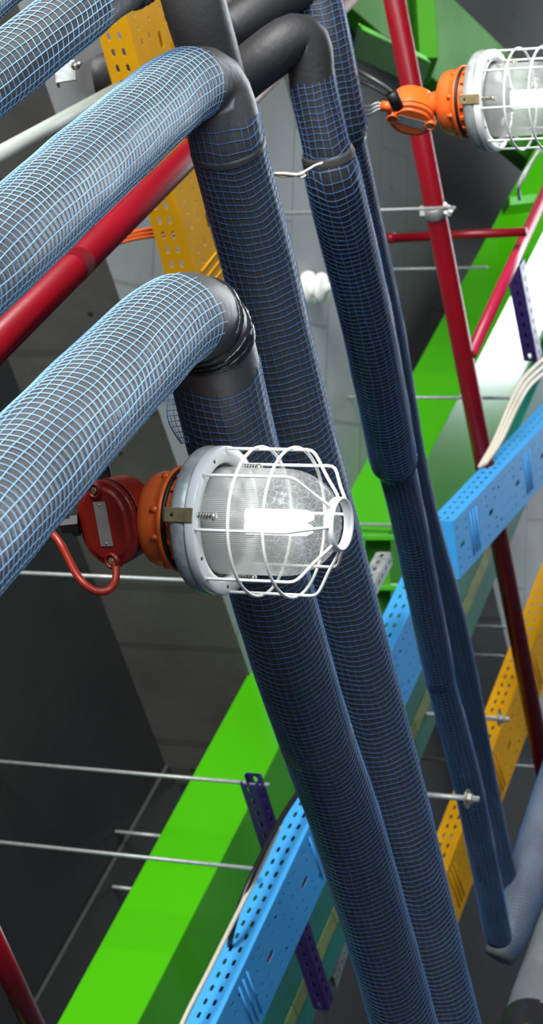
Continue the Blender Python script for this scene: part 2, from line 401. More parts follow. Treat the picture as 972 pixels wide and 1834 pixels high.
def side_holes(m, w_, i):
    n = 6; out = []
    for k in range(n):
        x = (k + 0.5) * m / n
        out += [(x, w_ * 0.36, 0.023, 0.0105), (x, w_ * 0.70, 0.023, 0.0105)]
    return out
def base_holes(m, w_, i):
    out = [(m * 0.20, w_ * 0.5, 0.050, 0.019), (m * 0.52, w_ * 0.22, 0.022, 0.010, 0.5), (m * 0.52, w_ * 0.80, 0.022, 0.010, 0.5)]
    for x in (0.07, 0.36):
        for y in (0.16, 0.32, 0.68, 0.84): out.append((m * x, w_ * y, 0.022, 0.0075, 0.0))
    for x in (0.66, 0.78, 0.92):
        for y in (0.15, 0.38, 0.62, 0.85): out.append((m * x, w_ * y, 0.012, 0.008, PI / 4))
    return out
def tray(name_label, A, B, width, height, mt, group=None, module=0.3, bolts=()):
    """A,B on the near lower corner. side rises, base goes away from the viewer"""
    d = (B - A).normalized(); aw = Vector((-d.y, d.x, 0)).normalized(); aw = aw if aw.y > 0 else -aw
    L = (B - A).length
    t = thing('cable_tray', name_label, 'cable tray', A, group)
    perforated(A, d, ZU, L, height, side_holes, module, 0.002, 'side_panel', mt, t)
    perforated(A + aw * width, d, ZU, L, height, side_holes, module, 0.002, 'side_panel', mt, t)
    perforated(A, d, aw, L, width, base_holes, module, 0.002, 'base_panel', mt, t)
    bm = bmesh.new(); box_bm(bm, A + ZU * height, d * L, aw * 0.014, ZU * 0.002); box_bm(bm, A + ZU * height + aw * (width - 0.014), d * L, aw * 0.014, ZU * 0.002)
    bmobj('lip', bm, mt, t, False)
    nm = int(L / module)
    for i in range(0, nm, 2):
        for s_ in (0.08, 0.40, 0.72):
            p0 = A + d * (i * L / max(1, round(L / module)) + (0.57 + s_ * 0.35) * module * 0.9) + aw * width * 0.12 - ZU * 0.001
            bm = bmesh.new(); sweep(bm, [p0, p0 + aw * width * 0.76], 0.0035, 8); bmobj('embossed_rib', bm, mt, t)
    for (s_, hz) in bolts:
        c = A + d * s_ + ZU * hz - aw * 0.001
        bm = bmesh.new(); sweep(bm, [c, c - aw * 0.004, c - aw * 0.0041, c - aw * 0.009], [0.0085, 0.0085, 0.006, 0.005], 12); bmobj('bolt', bm, 'steel', t)
    return t, d, aw, L
HT = 2.75
bA, bB = onh(386, 1834, HT), onh(734, 1096, HT); bd = (bB - bA).normalized()
BEND = onh(822, 925, HT)
tr1, d1, aw1, L1 = tray('sky blue perforated cable tray running up from the bottom edge, with paired slots', bA - bd * 0.6, bB + bd * 0.30, 0.235, 0.088, 'blue',
     bolts=[(0.6 + s_, hz) for s_ in (1.20, 1.28) for hz in (0.03, 0.062)])
u0, u1 = onh(819, 926, HT), onh(966, 769, HT); ud = (u1 - u0).normalized()
tr2, d2, aw2, L2 = tray('pale sky blue cable tray angled to the upper right, in front of dark red pipe', u0 - ud * 0.04, u1 + ud * 1.2, 0.22, 0.088, 'blue')
c_ = u0 - ud * 0.04
bm = bmesh.new(); box_bm(bm, c_ - ud * 0.004, ud * 0.003, aw2 * 0.22, ZU * 0.088); bmobj('end_plate', bm, 'blue', tr2, False)
# cables lying in the lower blue tray
cabmats = ['redcable', 'black', 'cream', 'redcable', 'black']
for i in range(5):
    off = 0.03 + i * 0.042
    pts = [bA - bd * 0.55 + bd * s_ + aw1 * (off + 0.006 * math.sin(s_ * 3 + i)) + ZU * (0.012 + 0.004 * (i % 2)) for s_ in [k * 0.25 for k in range(int((bB - bA).length / 0.25) + 3)]]
    o = bmobj('cable', tube_bm(pts, 0.008, 8, step=0.1), cabmats[i]); tag(o, ['red cable nearest the slotted side inside the lower blue tray','black cable second from the slotted side inside the lower blue tray','cream cable in the middle of the lower blue tray','red cable toward the far side of the lower blue tray','black cable against the far side of the lower blue tray'][i], 'cable', 'cables inside the lower blue tray')
for i in range(4):
    off = 0.03 + i * 0.05
    pts = [u0 + ud * s_ + aw2 * (off + 0.006 * math.sin(s_ * 3 + i)) + ZU * (0.013 + 0.004 * (i % 2)) for s_ in [k * 0.3 for k in range(8)]]
    o = bmobj('cable', tube_bm(pts, 0.008, 8, step=0.1), ['redcable', 'cream', 'black', 'redcable'][i]); tag(o, ['red cable nearest the side panel inside the upper right blue tray','cream cable lying inside the upper right blue tray','black cable lying inside the upper right blue tray','red cable at the far side inside the upper right blue tray'][i], 'cable', 'cables inside the upper blue tray')
for i, (a_, z_) in enumerate(((0.014, 0.030), (0.016, 0.048), (0.032, 0.036), (0.020, 0.066))):
    pts = [bA - bd * 0.55 + bd * s_ + aw1 * (a_ + 0.002 * math.sin(s_ * 4 + i)) + ZU * (z_ + 0.002 * math.sin(s_ * 5 + 2 * i)) for s_ in [k * 0.25 for k in range(int((bB - bA).length / 0.25) + 3)]]
    o = bmobj('cable', tube_bm(pts, 0.0082, 8, step=0.1), ['black', 'black', 'redcable', 'black'][i])
    tag(o, ['lowest black cable stacked against the slotted side of the lower blue tray', 'middle black cable stacked against the slotted side of the lower blue tray', 'red cable stacked just behind the slotted side of the lower blue tray', 'top black cable stacked against the slotted side of the lower blue tray'][i], 'cable', 'cables inside the lower blue tray')
# cream cables along the top of the upper tray
for i in range(3):
    pts = [W(858 + i * 5, 838 - i * 3, 7.9), W(885 + i * 6, 790, 7.95), W(915 + i * 5, 720 + i * 5, 8.0), W(935 + i * 6, 680 + i * 6, 8.15), W(975 + i * 4, 640 + i * 10, 8.4)]
    o = bmobj('cable', tube_bm(pts, 0.0085, 8), 'cream'); tag(o, ['upper', 'middle', 'lower'][i] + ' of three cream cables draped along the top edge of the upper right blue tray', 'cable', 'cream cables beside the upper blue tray')
# black and pale cables hugging the lower tray
pts = [W(548, 1400, 6.8), W(520, 1440, 6.72), W(490, 1490, 6.62), W(455, 1560, 6.5), W(430, 1620, 6.45), W(415, 1672, 6.45), W(412, 1700, 6.5), W(425, 1730, 6.5)]
o = bmobj('cable', tube_bm(pts, 0.0085, 8), 'black'); tag(o, 'black cable bowing along the left edge of the lower blue tray', 'cable')
pts = [W(500, 1480, 6.68), W(468, 1550, 6.55), W(430, 1626, 6.42), W(398, 1690, 6.32), W(370, 1746, 6.24), W(338, 1808, 6.16), W(316, 1856, 6.1)]
o = bmobj('cable', tube_bm(pts, 0.007, 8), 'cream'); tag(o, 'thin pale cable behind the left edge of the lower blue tray', 'cable')
# yellow tray, upper left, along the pipes
yA, yB = onh(212, -20, HT + 0.15), onh(372, 575, HT + 0.15); yd = (yB - yA).normalized()
tray('yellow perforated cable tray rising behind the thick netted pipe, upper left', yA - yd * 0.4, yB + yd * 0.25, 0.30, 0.095, 'yellow',
     bolts=[(0.4 + (yB - yA).length * 0.86, 0.03), (0.4 + (yB - yA).length * 0.86, 0.055)])
# yellow tray, right
zA, zB = onh(796, 1570, 3.0), onh(972, 1105, 3.0); zd = (zB - zA).normalized()
tray('golden yellow perforated cable tray at the right edge, beyond the dark red pipe', zA - zd * 0.12, zB + zd * 2.0, 0.26, 0.095, 'yellow')

# ------------------------------------------------------------------ purple strut channels
def channel(A, B, size, mt, label, name='strut_channel', group=None):
    d = (B - A).normalized(); side = d.cross(ZU).normalized(); up = side.cross(d)
    L = (B - A).length; s = size; th = 0.003
    t = thing(name, label, 'strut channel', A, group)
    def sl(m_, w_, i): return [(m_ * 0.5, w_ * 0.5, 0.026, 0.013)]
    perforated(A - side * s / 2, d, side, L, s, sl, 0.05, th, 'web', mt, t)
    perforated(A - side * s / 2, d, up, L, s, sl, 0.05, th, 'flange', mt, t)
    perforated(A + side * s / 2, d, up, L, s, sl, 0.05, th, 'flange', mt, t)
    for q in (-s / 2, s * 0.22):
        bm = bmesh.new(); box_bm(bm, A + side * q + up * s, d * L, side * s * 0.28, up * th); bmobj('lip', bm, mt, t, False)
    return t
HS = 2.93
channel(onh(462, 1396, HS), onh(592, 1800, HS), 0.05, 'purple', 'purple strut channel passing over the lower blue tray')
channel(onh(934, 470, 3.0), onh(966, 640, 3.0), 0.06, 'purple', 'short purple strut channel near the right edge above the pale blue tray')
channel(W(700, 1000, 7.3) + ZU*0, W(668, 1062, 7.1), 0.045, 'galv', 'short grey strut end poking out beside the green bracket')
channel(W(858, 1548, 9.6), W(806, 1640, 9.2), 0.06, 'galv', 'grey strut channel end under the golden yellow tray')
channel(W(600, 1760, 8.4), W(650, 1600, 8.9), 0.06, 'galv', 'dim grey strut behind the purple strut at lower middle')

# ------------------------------------------------------------------ threaded rods
def rod(px, py, rho, label, h_top=HC, nut=False, r=0.0062):
    b = onrho(px, py, rho); t_ = Vector((b.x, b.y, 1.6 + h_top + 0.01))
    t = thing('threaded_rod', label, 'threaded rod', b)
    bmobj('rod', tube_bm([b, t_], r, 8, False), 'rod', t)
    c = b + ZU * 0.02
    if nut:
        bm = bmesh.new(); sweep(bm, [c, c + ZU * 0.012], r * 1.9, 6); bmobj('nut', bm, 'steel', t, False)
        bm = bmesh.new(); sweep(bm, [b + ZU * 0.034, b + ZU * 0.037], r * 3.3, 16); bmobj('washer', bm, 'steel', t, False)
    return t
rod(482, 1406, 6.35, 'long grey threaded rod dropping to the top end of the purple strut')
rod(462, 1557, 6.1, 'long grey threaded rod crossing the lime green beam low down, ending at the blue tray')
rod(412, 1043, 5.6, 'thin grey threaded rod passing just behind the near caged lamp')
rod(704, 941, 7.9, 'grey threaded rod ending above the green bracket beside the black pipes')
rod(702, 1002, 7.7, 'grey threaded rod ending at the short grey strut beside the green bracket')
rod(910, 1289, 8.3, 'pale threaded rod with a nut ending over the golden yellow tray', nut=True, r=0.009)
rod(857, 1432, 6.4, 'bright threaded rod end with a nut in front of the thin black pipes, lower right', h_top=onrho(715, 1425, 6.4).z - 1.6, nut=True, r=0.009)
rod(814, 372, 7.3, 'threaded rod that carries the white clamp on the tall red pipe', h_top=3.45, nut=True)
rod(932, 713, 8.1, 'faint threaded rod crossing the glossy pale underside of the green beam')
rod(872, 479, 8.8, 'faint threaded rod crossing behind the tall red pipe above the sprinkler drop')
rod(955, 1374, 9.8, 'thin threaded rod in the dark bay below the golden yellow tray')
rod(905, 1124, 10.2, 'thin threaded rod in the dark bay left of the golden tray, upper one')
rod(902, 1176, 10.2, 'thin threaded rod in the dark bay left of the golden tray, lower one')
rod(832, 1502, 8.7, 'threaded rod across the lower end of the golden yellow tray')
rod(292, 1498, 7.3, 'dim short threaded rod stub in the dark bay, nearest the green beam', r=0.007)
rod(242, 1593, 7.3, 'dim short threaded rod stub in the dark bay, lowest one', r=0.007)

# ------------------------------------------------------------------ insulated pipes with netting
def wob(th, s, seed):
    return (math.sin(th * 2 + s * 9 + seed) + 0.6 * math.sin(th * 3 - s * 17 + seed * 2.1) + 0.35 * math.sin(th * 7 + s * 41 + seed)) / 2
class Pipe:
    def __init__(self, label, ctrl, name='insulated_pipe', mt='rubber', bulge=0.0, seed=1.0, step=0.02, cat='pipe', group=None):
        """ctrl: (px, py, Z, radius)"""
        P3 = [W(a, b, z) for a, b, z, r in ctrl]
        P4 = [Vector((*p, c[3])) for p, c in zip(P3, ctrl)]
        raw = catmull(P4, step)
        # even arclength
        self.path = [Vector(q[:3]) for q in raw]; self.rad = [q[3] for q in raw]
        self.fr = frames(self.path); self.s = [0.0]
        for a, b in zip(self.path, self.path[1:]): self.s.append(self.s[-1] + (b - a).length)
        self.seed = seed; self.bulge = bulge
        self.t = thing(name, label, cat, self.path[0], group)
        bm = bmesh.new(); seg = 40; rings = []
        for i, p in enumerate(self.path):
            _, a, b = self.fr[i]; ring = []
            for k in range(seg):
                th = 2 * PI * k / seg
                r = self.rad[i] * (1 + bulge * wob(th, self.s[i] * 0.5, seed))
                ring.append(bm.verts.new(p + (a * math.cos(th) + b * math.sin(th)) * r))
            rings.append(ring)
        for A, B in zip(rings, rings[1:]):
            for k in range(seg): bm.faces.new((A[k], A[(k + 1) % seg], B[(k + 1) % seg], B[k]))
        bm.faces.new(rings[0][::-1]); bm.faces.new(rings[-1])
        bmobj('insulation', bm, mt, self.t)
    def at(self, s):
        s = max(0, min(self.s[-1] - 1e-6, s)); lo, hi = 0, len(self.s) - 1
        while hi - lo > 1:
            md = (lo + hi) // 2
            if self.s[md] <= s: lo = md
            else: hi = md
        f = (s - self.s[lo]) / max(1e-9, self.s[hi] - self.s[lo])
        p = self.path[lo].lerp(self.path[hi], f); r = self.rad[lo] * (1 - f) + self.rad[hi] * f
        a = self.fr[lo][1].lerp(self.fr[hi][1], f); b = self.fr[lo][2].lerp(self.fr[hi][2], f)
        return p, a, b, r
    def surf(self, th, s, lift):
        p, a, b, r = self.at(s); r = r * (1 + self.bulge * wob(th, s * 0.5, self.seed)) + lift
        return p + (a * math.cos(th) + b * math.sin(th)) * r
    def s_near(self, px, py):
        best = min(range(len(self.path)), key=lambda i: (proj(self.path[i])[0] - px) ** 2 + (proj(self.path[i])[1] - py) ** 2)
        return self.s[best]
    def net(self, s0, s1, cell=0.0118, wire=0.0009, mt='net', fray0=False, fray1=False, loose=0.0012, tilt0=0.0, tilt1=0.0, amp=0.32, twist=0.0):
        rm = self.at((s0 + s1) / 2)[3]
        nl = max(10, round(2 * PI * rm / cell)); nr = int((s1 - s0) / cell)
        bm = bmesh.new(); sd = self.seed; rs = random.Random(int(sd * 10))
        def P(th, s):
            d = wob(th * 1.0, s * 0.6, sd + 3) * cell * amp * 1.6
            dt = wob(th * 1.0 + 1, s * 0.8, sd + 5) * cell * amp / rm
            lift = wire * 1.3 + loose * (0.5 + 0.5 * math.sin(th * 3 + s * 13 + sd)) * (0.5 + 0.5 * math.sin(s * 31 - th * 2))
            return self.surf(th + dt + twist * (s - s0), s + d, lift)
        def end(th, s):                       # tilted mouth of the sleeve
            lo = s0 + tilt0 * math.cos(th - 0.6); hi = s1 + tilt1 * math.cos(th - 0.6)
            return lo, hi
        # rings
        seg = 60
        for j in range(nr + 1):
            pts = []
            for k in range(seg + 1):
                th = 2 * PI * k / seg; lo, hi = end(th, 0)
                pts.append(P(th, lo + (hi - lo) * j / nr))
            wire_sweep(bm, pts, wire)
        for k in range(nl):
            th = 2 * PI * k / nl; lo, hi = end(th, 0)
            a = lo - (rs.uniform(0.1, 1.0) * cell if fray0 else 0); b = hi + (rs.uniform(0.1, 1.1) * cell if fray1 else 0)
            n = max(2, int((b - a) / (cell * 0.8)))
            wire_sweep(bm, [P(th, a + (b - a) * i / n) for i in range(n + 1)], wire)
        return bmobj('net_sleeve', bm, mt, self.t)
    def band(self, s, width=0.03, lift=0.0015, mt='tape', name='tape_band', crumple=0.002):
        bm = bmesh.new(); rings = []; n = 8; seg = 40
        for j in range(n + 1):
            sj = s + width * (j / n - 0.5); l = lift if 0 < j < n else 0
            rings.append([bm.verts.new(self.surf(2 * PI * k / seg, sj, l + (crumple * abs(wob(2 * PI * k / seg * 3, sj * 60, 2)) if 0 < j < n else 0))) for k in range(seg)])
        for A, B in zip(rings, rings[1:]):
            for k in range(seg): bm.faces.new((A[k], A[(k + 1) % seg], B[(k + 1) % seg], B[k]))
        return bmobj(name, bm, mt, self.t)
def proj(v):
    r = v - CAM; z = r.dot(fwd); return CX + F * r.dot(RT) / z, CY - F * r.dot(UP) / z
def wire_sweep(bm, pts, r):
    n = len(pts); prev = None
    T0 = (pts[1] - pts[0]).normalized(); ref = T0.orthogonal().normalized()
    for i in range(n):
        T = (pts[min(i + 1, n - 1)] - pts[max(i - 1, 0)]).normalized()
        ref = (ref - T * ref.dot(T)).normalized(); b = T.cross(ref)
        ring = [bm.verts.new(pts[i] + (ref * math.cos(a) + b * math.sin(a)) * r) for a in (0, 2.0944, 4.18879)]
        if prev:
            for k in range(3): bm.faces.new((prev[k], prev[(k + 1) % 3], ring[(k + 1) % 3], ring[k]))
        prev = ring

# pipe A -> C
rA = 0.070
A = Pipe('upper of two big netted black pipes, with a smooth bare elbow at the top centre', [
    (-110, 545, 3.05, rA), (0, 445, 3.22, rA * 1.0), (130, 325, 3.5, rA), (255, 215, 3.82, rA), (305, 172, 3.95, rA * 0.99), (345, 150, 4.03, rA * 0.97),
    (376, 158, 4.08, rA * 0.97), (393, 195, 4.1, rA * 0.97), (404, 245, 4.12, rA * 0.98), (415, 292, 4.16, rA * 0.98), (455, 440, 4.28, rA), (508, 658, 4.45, rA), (550, 825, 4.58, rA),
    (586, 960, 4.7, rA), (661, 1248, 5.0, rA), (728, 1500, 5.25, rA), (788, 1750, 5.5, rA), (830, 1910, 5.65, rA)], bulge=0.012, seed=1.3)
sA = A.s_near(322, 160); sA2 = A.s_near(400, 225)
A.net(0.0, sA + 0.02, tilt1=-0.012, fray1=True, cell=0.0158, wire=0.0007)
A.net(sA2, A.s[-1] - 0.005, fray0=True, wire=0.0007, cell=0.0150, mt='net_shade')
A.band(A.s_near(408, 262), 0.012, 0.002, 'rubber', 'seam_lip', 0.0005)
# pipe B
rB = 0.075
B = Pipe('lower of two big netted black pipes, its elbow wrapped with shiny tape, behind near lamp', [
    (-130, 1040, 2.72, 0.079), (0, 897, 2.93, 0.079), (74, 815, 3.05, 0.077), (180, 702, 3.25, 0.076), (262, 618, 3.42, rB), (302, 583, 3.5, rB * 0.98), (336, 568, 3.56, rB * 0.97), (362, 583, 3.62, rB * 0.96),
    (378, 625, 3.67, rB * 0.97), (390, 685, 3.72, rB), (408, 760, 3.78, rB), (450, 925, 3.93, rB), (512, 1150, 4.18, rB), (562, 1310, 4.42, 0.0735), (628, 1500, 4.72, 0.0735), (700, 1750, 5.05, rB), (742, 1900, 5.22, rB)], bulge=0.016, seed=2.1)
sB = B.s_near(305, 580); sB2 = B.s_near(382, 655)
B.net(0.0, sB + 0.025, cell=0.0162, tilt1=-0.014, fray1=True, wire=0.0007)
B.net(sB2, B.s[-1] - 0.005, cell=0.0148, fray0=True, wire=0.0007, mt='net_shade')
for k, (x_, y_) in enumerate(((356, 578), (364, 592), (370, 606))): B.band(B.s_near(x_, y_), 0.012, 0.0028, 'tape', 'tape_wrap', 0.003)
B.band(B.s_near(566, 1320), 0.05, 0.0012, 'rubber', 'overlap_collar', 0.0002)
# top-left pipe G
rG = 0.054
G = Pipe('netted black insulated pipe in the top left corner, bare and tape-bound at its end', [
    (-80, 195, 3.5, rG), (0, 130, 3.6, rG), (90, 58, 3.7, rG), (150, 12, 3.78, rG), (185, -8, 3.82, 0.048), (220, -26, 3.86, 0.045), (262, -48, 3.9, 0.046), (330, -88, 3.95, 0.05)], bulge=0.015, seed=3.7)
G.net(0.0, G.s_near(150, 12), fray1=True, tilt1=-0.006, cell=0.0150, wire=0.0008)
G.band(G.s_near(228, -28), 0.022, 0.003, 'tape', 'tape_band', 0.004)
G.band(G.s_near(252, -40), 0.006, 0.003, 'tape', 'tape_band', 0.002)
G2 = Pipe('sliver of a second netted pipe cutting the extreme top left corner', [(-70, 20, 3.7, 0.05), (-20, -22, 3.8, 0.05), (60, -85, 3.9, 0.05)], seed=5.1)
G2.net(0.0, G2.s[-1] - 0.01, cell=0.015, wire=0.0008)
# header H
H = Pipe('bare black header pipe leaving the top edge, behind the upper netted elbow', [
    (318, -120, 4.5, 0.066), (346, 0, 4.55, 0.065), (372, 90, 4.62, 0.063), (392, 160, 4.68, 0.060), (402, 196, 4.72, 0.058)], seed=6.0, mt='rubber')
# D and E
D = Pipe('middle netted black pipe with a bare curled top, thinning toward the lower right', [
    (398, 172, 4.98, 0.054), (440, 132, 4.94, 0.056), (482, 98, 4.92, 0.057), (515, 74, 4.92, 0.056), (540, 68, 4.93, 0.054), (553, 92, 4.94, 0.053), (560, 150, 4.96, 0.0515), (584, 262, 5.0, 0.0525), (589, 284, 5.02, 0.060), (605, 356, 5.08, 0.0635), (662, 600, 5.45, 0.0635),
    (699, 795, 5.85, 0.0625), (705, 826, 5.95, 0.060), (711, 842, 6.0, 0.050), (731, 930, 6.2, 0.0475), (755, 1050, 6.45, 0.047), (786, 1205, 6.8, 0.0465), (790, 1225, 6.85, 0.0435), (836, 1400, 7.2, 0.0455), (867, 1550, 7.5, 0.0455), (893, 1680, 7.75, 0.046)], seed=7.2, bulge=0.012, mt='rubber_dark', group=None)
D.net(D.s_near(560, 140), D.s[-1] - 0.02, fray0=True, mt='net_shade', wire=0.0007, cell=0.0145)
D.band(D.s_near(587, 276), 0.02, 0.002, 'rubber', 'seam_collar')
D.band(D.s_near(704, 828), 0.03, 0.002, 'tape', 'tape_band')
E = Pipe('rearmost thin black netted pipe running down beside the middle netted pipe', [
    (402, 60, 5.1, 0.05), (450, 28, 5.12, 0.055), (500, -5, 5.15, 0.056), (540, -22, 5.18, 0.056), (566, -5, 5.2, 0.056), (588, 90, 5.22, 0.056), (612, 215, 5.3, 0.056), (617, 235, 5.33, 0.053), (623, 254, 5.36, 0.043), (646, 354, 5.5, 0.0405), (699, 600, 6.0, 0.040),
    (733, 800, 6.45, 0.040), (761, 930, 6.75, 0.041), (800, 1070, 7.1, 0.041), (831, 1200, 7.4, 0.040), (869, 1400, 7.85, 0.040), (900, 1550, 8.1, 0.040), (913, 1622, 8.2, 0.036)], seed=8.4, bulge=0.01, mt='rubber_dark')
E.net(E.s_near(572, 10), E.s[-1] - 0.01, mt='net_shade', wire=0.0007, cell=0.0145)
E.band(E.s_near(619, 244), 0.03, 0.002, 'tape', 'tape_band')
# pipes bottom right
R_ = Pipe('grey netted pipe rising to the right edge from the thin pipes’ lower ends', [(893, 1715, 8.0, 0.055), (918, 1660, 8.05, 0.068), (950, 1560, 8.2, 0.076), (985, 1450, 8.4, 0.08), (1030, 1310, 8.6, 0.08)], seed=9.1, bulge=0.03, mt='foil')
R_.net(0.02, R_.s[-1] - 0.01, mt='net_shade', cell=0.014)
S_ = Pipe('fat grey cloth-wrapped pipe in the bottom right corner', [(915, 1960, 6.6, 0.10), (955, 1850, 6.75, 0.10), (1000, 1720, 7.0, 0.10), (1040, 1600, 7.2, 0.10)], seed=9.7, bulge=0.04, mt='foil')
S_.band(0.22, 0.10, 0.002, 'tape', 'tape_patch', 0.002)

# flap of loose netting beside pipe B
bm = bmesh.new()
def flap(u, v): # u across, v down
    return W(322 - 26 * math.sin(u * PI * 0.9) * (0.35 + 0.65 * math.sin(v * PI)) + v * 16 - 8 * u, 694 + v * 98 + 4 * u, 3.74 + 0.05 * u)
for i in range(6): wire_sweep(bm, [flap(i / 5 * 0.6, k / 14) for k in range(15)], 0.0009)
for k in range(11): wire_sweep(bm, [flap(j / 6 * 0.6, k / 10) for j in range(7)], 0.0009)
bmobj('loose_net_flap', bm, 'net', B.t)

# ------------------------------------------------------------------ red pipes
def redpipe(label, ctrl, mt='red', name='red_pipe', smooth=True, couplings=()):
    pts = [W(*c[:3]) for c in ctrl]; r = ctrl[0][3]
    t = thing(name, label, 'pipe', pts[0])
    bmobj('tube', tube_bm(pts, r, 28, smooth, 0.1), mt, t)
    for (px, py, Z, l) in couplings:
        c = W(px, py, Z); d = (pts[-1] - pts[0]).normalized()
        bm = bmesh.new(); sweep(bm, [c - d * l, c - d * l * 0.8, c + d * l * 0.8, c + d * l], [r * 1.0, r * 1.10, r * 1.10, r * 1.0], 28); bmobj('coupling', bm, mt, t)
    return t
def zline(pts2, Z0, Z1):
    """straight 3-D line between two picture points"""
    return [(pts2[0][0], pts2[0][1], Z0), (pts2[1][0], pts2[1][1], Z1)]
def straight(label, p0, p1, r, mt='red', name='red_pipe', ext=0.0, weld=(), ext2=None):
    a, b = W(*p0), W(*p1); d = (b - a).normalized(); e = ext2 or (ext, ext); a2, b2 = a - d * e[0], b + d * e[1]
    t = thing(name, label, 'pipe', a2)
    bmobj('tube', tube_bm([a2, b2], r, 32, False), mt, t)
    for f in weld:
        c = a.lerp(b, f); bm = bmesh.new(); n = 10; rs = random.Random(5)
        sweep(bm, [c + d * 0.006 * (k - n / 2) for k in range(n + 1)], [r + 0.0010 * math.sin(PI * k / n) * (0.7 + 0.3 * rs.random()) for k in range(n + 1)], 32)
        bmobj('weld_bead', bm, 'weld', t)
    return t, a2, b2
straight('glossy red pipe slanting up from the left edge beneath the first netted pipe', (0, 610, 4.2), (335, 280, 5.5), 0.0335, ext=0.0, ext2=(0.7, 3.2), weld=(0.34,))
N_, nA, nB = straight('tall dark red pipe running down the right side past the far lamp', (706, 0, 7.35), (962, 1320, 9.2), 0.0365, ext=0.5, weld=(0.12, 0.58))
straight('pinkish red pipe slanting up to the right edge from the tall red pipe', (843, 634, 8.14), (985, 325, 9.2), 0.023, 'red_lit')
# vertical sprinkler drop
p1 = onrho(942, 415, 8.3)
t = thing('red_pipe', 'slim red pipe crossing short and level behind the tall red pipe', 'pipe', p1)
pL = onrho(694, 427, 8.3); bmobj('tube', tube_bm([p1, pL], 0.018, 16, False), 'red', t)
bm = bmesh.new(); dv = (pL - p1).normalized(); sweep(bm, [pL - dv * 0.03, pL], 0.022, 16); bmobj('end_cap', bm, 'red', t)
straight('dull dark red pipe clipping the bottom left corner', (-30, 1645, 5.0), (66, 1850, 5.3), 0.027, ext=0.3)
# clamp on the tall red pipe
nd = (nB - nA).normalized()
def on_line(py):
    lo, hi = 0.0, 1.0
    for _ in range(40):
        md = (lo + hi) / 2
        if proj(nA.lerp(nB, md))[1] < py: lo = md
        else: hi = md
    return nA.lerp(nB, lo)
c = on_line(378); t = thing('pipe_clamp', 'pale metal clamp band gripping the tall red pipe', 'pipe clamp', c)
bm = bmesh.new(); sweep(bm, [c - nd * 0.022, c - nd * 0.018, c + nd * 0.018, c + nd * 0.022], [0.036, 0.0395, 0.0395, 0.036], 32); bmobj('band', bm, 'galv', t)
for sgn in (-1, 1):
    bm = bmesh.new(); q = c + RT * sgn * 0.045; box_bm(bm, q - RT * 0.010 - UP * 0.018 - fwd * 0.004, RT * 0.02, UP * 0.036, fwd * 0.008); bmobj('ear', bm, 'galv', t, False, 0.002)
bm = bmesh.new(); q = c + RT * 0.052; sweep(bm, [q - UP * 0.0 + fwd * 0.01, q - fwd * 0.02], 0.009, 6); bmobj('bolt', bm, 'steel', t, False)

# ------------------------------------------------------------------ conduit, bracket, orange cables, detector, twine
straight('pale green conduit slanting up from the left edge behind the netted pipes', (-30, 292, 5.0), (215, 158, 6.0), 0.019, 'palegreen', 'conduit')
straight('short stub of fat black pipe hidden in shadow beside the yellow tray', (160, 142, 6.9), (262, 92, 7.2), 0.062, 'rubber_dark', 'black_pipe')
q = W(118, 128, 4.3); t = thing('angle_bracket', 'small grey metal bracket with a bolt under the top left netted pipe', 'bracket', q)
bm = bmesh.new(); box_bm(bm, W(97, 112, 4.3), camv(0.040, 0.006, 0), camv(0.003, -0.040, 0), camv(0, 0, -0.006)); bmobj('plate', bm, 'galv', t, False, 0.002)
bm = bmesh.new(); box_bm(bm, W(97, 112, 4.3), camv(0.004, 0.001, 0), camv(0.003, -0.040, 0), camv(0, 0, -0.05)); bmobj('side_plate', bm, 'galv', t, False, 0.001)
c = W(133, 119, 4.28); bm = bmesh.new(); ax = camv(0.6, 0.1, 0.79).normalized()
sweep(bm, [c, c + ax * 0.010], 0.0085, 6); bmobj('nut', bm, 'steel', t, False)
bm = bmesh.new(); sweep(bm, [c, c + ax * 0.022], 0.0045, 12); bmobj('bolt', bm, 'steel', t)
for i in range(3):
    pts = [W(190, 432 + 5 * i, 6.5), W(235, 417 + 6 * i, 6.55), W(275, 409 + 7 * i, 6.6), W(330, 404 + 7 * i, 6.75)]
    o = bmobj('cable', tube_bm(pts, 0.0062, 8), 'orangecable'); tag(o, ['topmost', 'middle', 'lowest'][i] + ' orange cable in the small bundle passing behind the yellow tray', 'cable', 'orange cable bundle behind the yellow tray')
pts = [W(262 + 1.5*math.cos(a), 417 + 13*math.sin(a), 6.57 - 0.012*math.cos(a)) for a in [k*PI/6 for k in range(13)]]
# detector
cdp = onh(572, 516, 3.39); t = thing('ceiling_detector', 'round white device on the grey concrete between the netted pipes', 'detector', cdp)
def lz(name, prof, mt, parent, off=0):
    bm = bmesh.new(); lathe(bm, prof, 40); return local(name, bm, mt, parent)
lz('base', [(0, 0.06), (0.062, 0.06), (0.066, 0.045), (0.060, 0.03), (0.035, 0.028)], 'white', t)
lz('head', [(0.035, 0.03), (0.036, 0.005), (0.058, 0.0), (0.060, -0.012), (0.05, -0.025), (0.02, -0.030), (0.018, -0.04), (0, -0.042)], 'white', t)
# twine
t = thing('twine', 'frayed scrap of pale twine sticking out between two netted pipes', 'twine', W(505, 312, 4.5))
bmobj('strand', tube_bm([W(484, 310, 4.5), W(505, 316, 4.48), W(528, 314, 4.46), W(548, 306, 4.45), W(563, 297, 4.45), W(577, 292, 4.44)], 0.0028, 8), 'cream', t)
bmobj('strand', tube_bm([W(490, 311, 4.49), W(510, 311, 4.47), W(532, 313, 4.45), W(545, 309, 4.45)], 0.0034, 8), 'cream', t)
bmobj('strand', tube_bm([W(530, 314, 4.46), W(541, 318, 4.45), W(548, 313, 4.45)], 0.002, 6), 'cream', t)

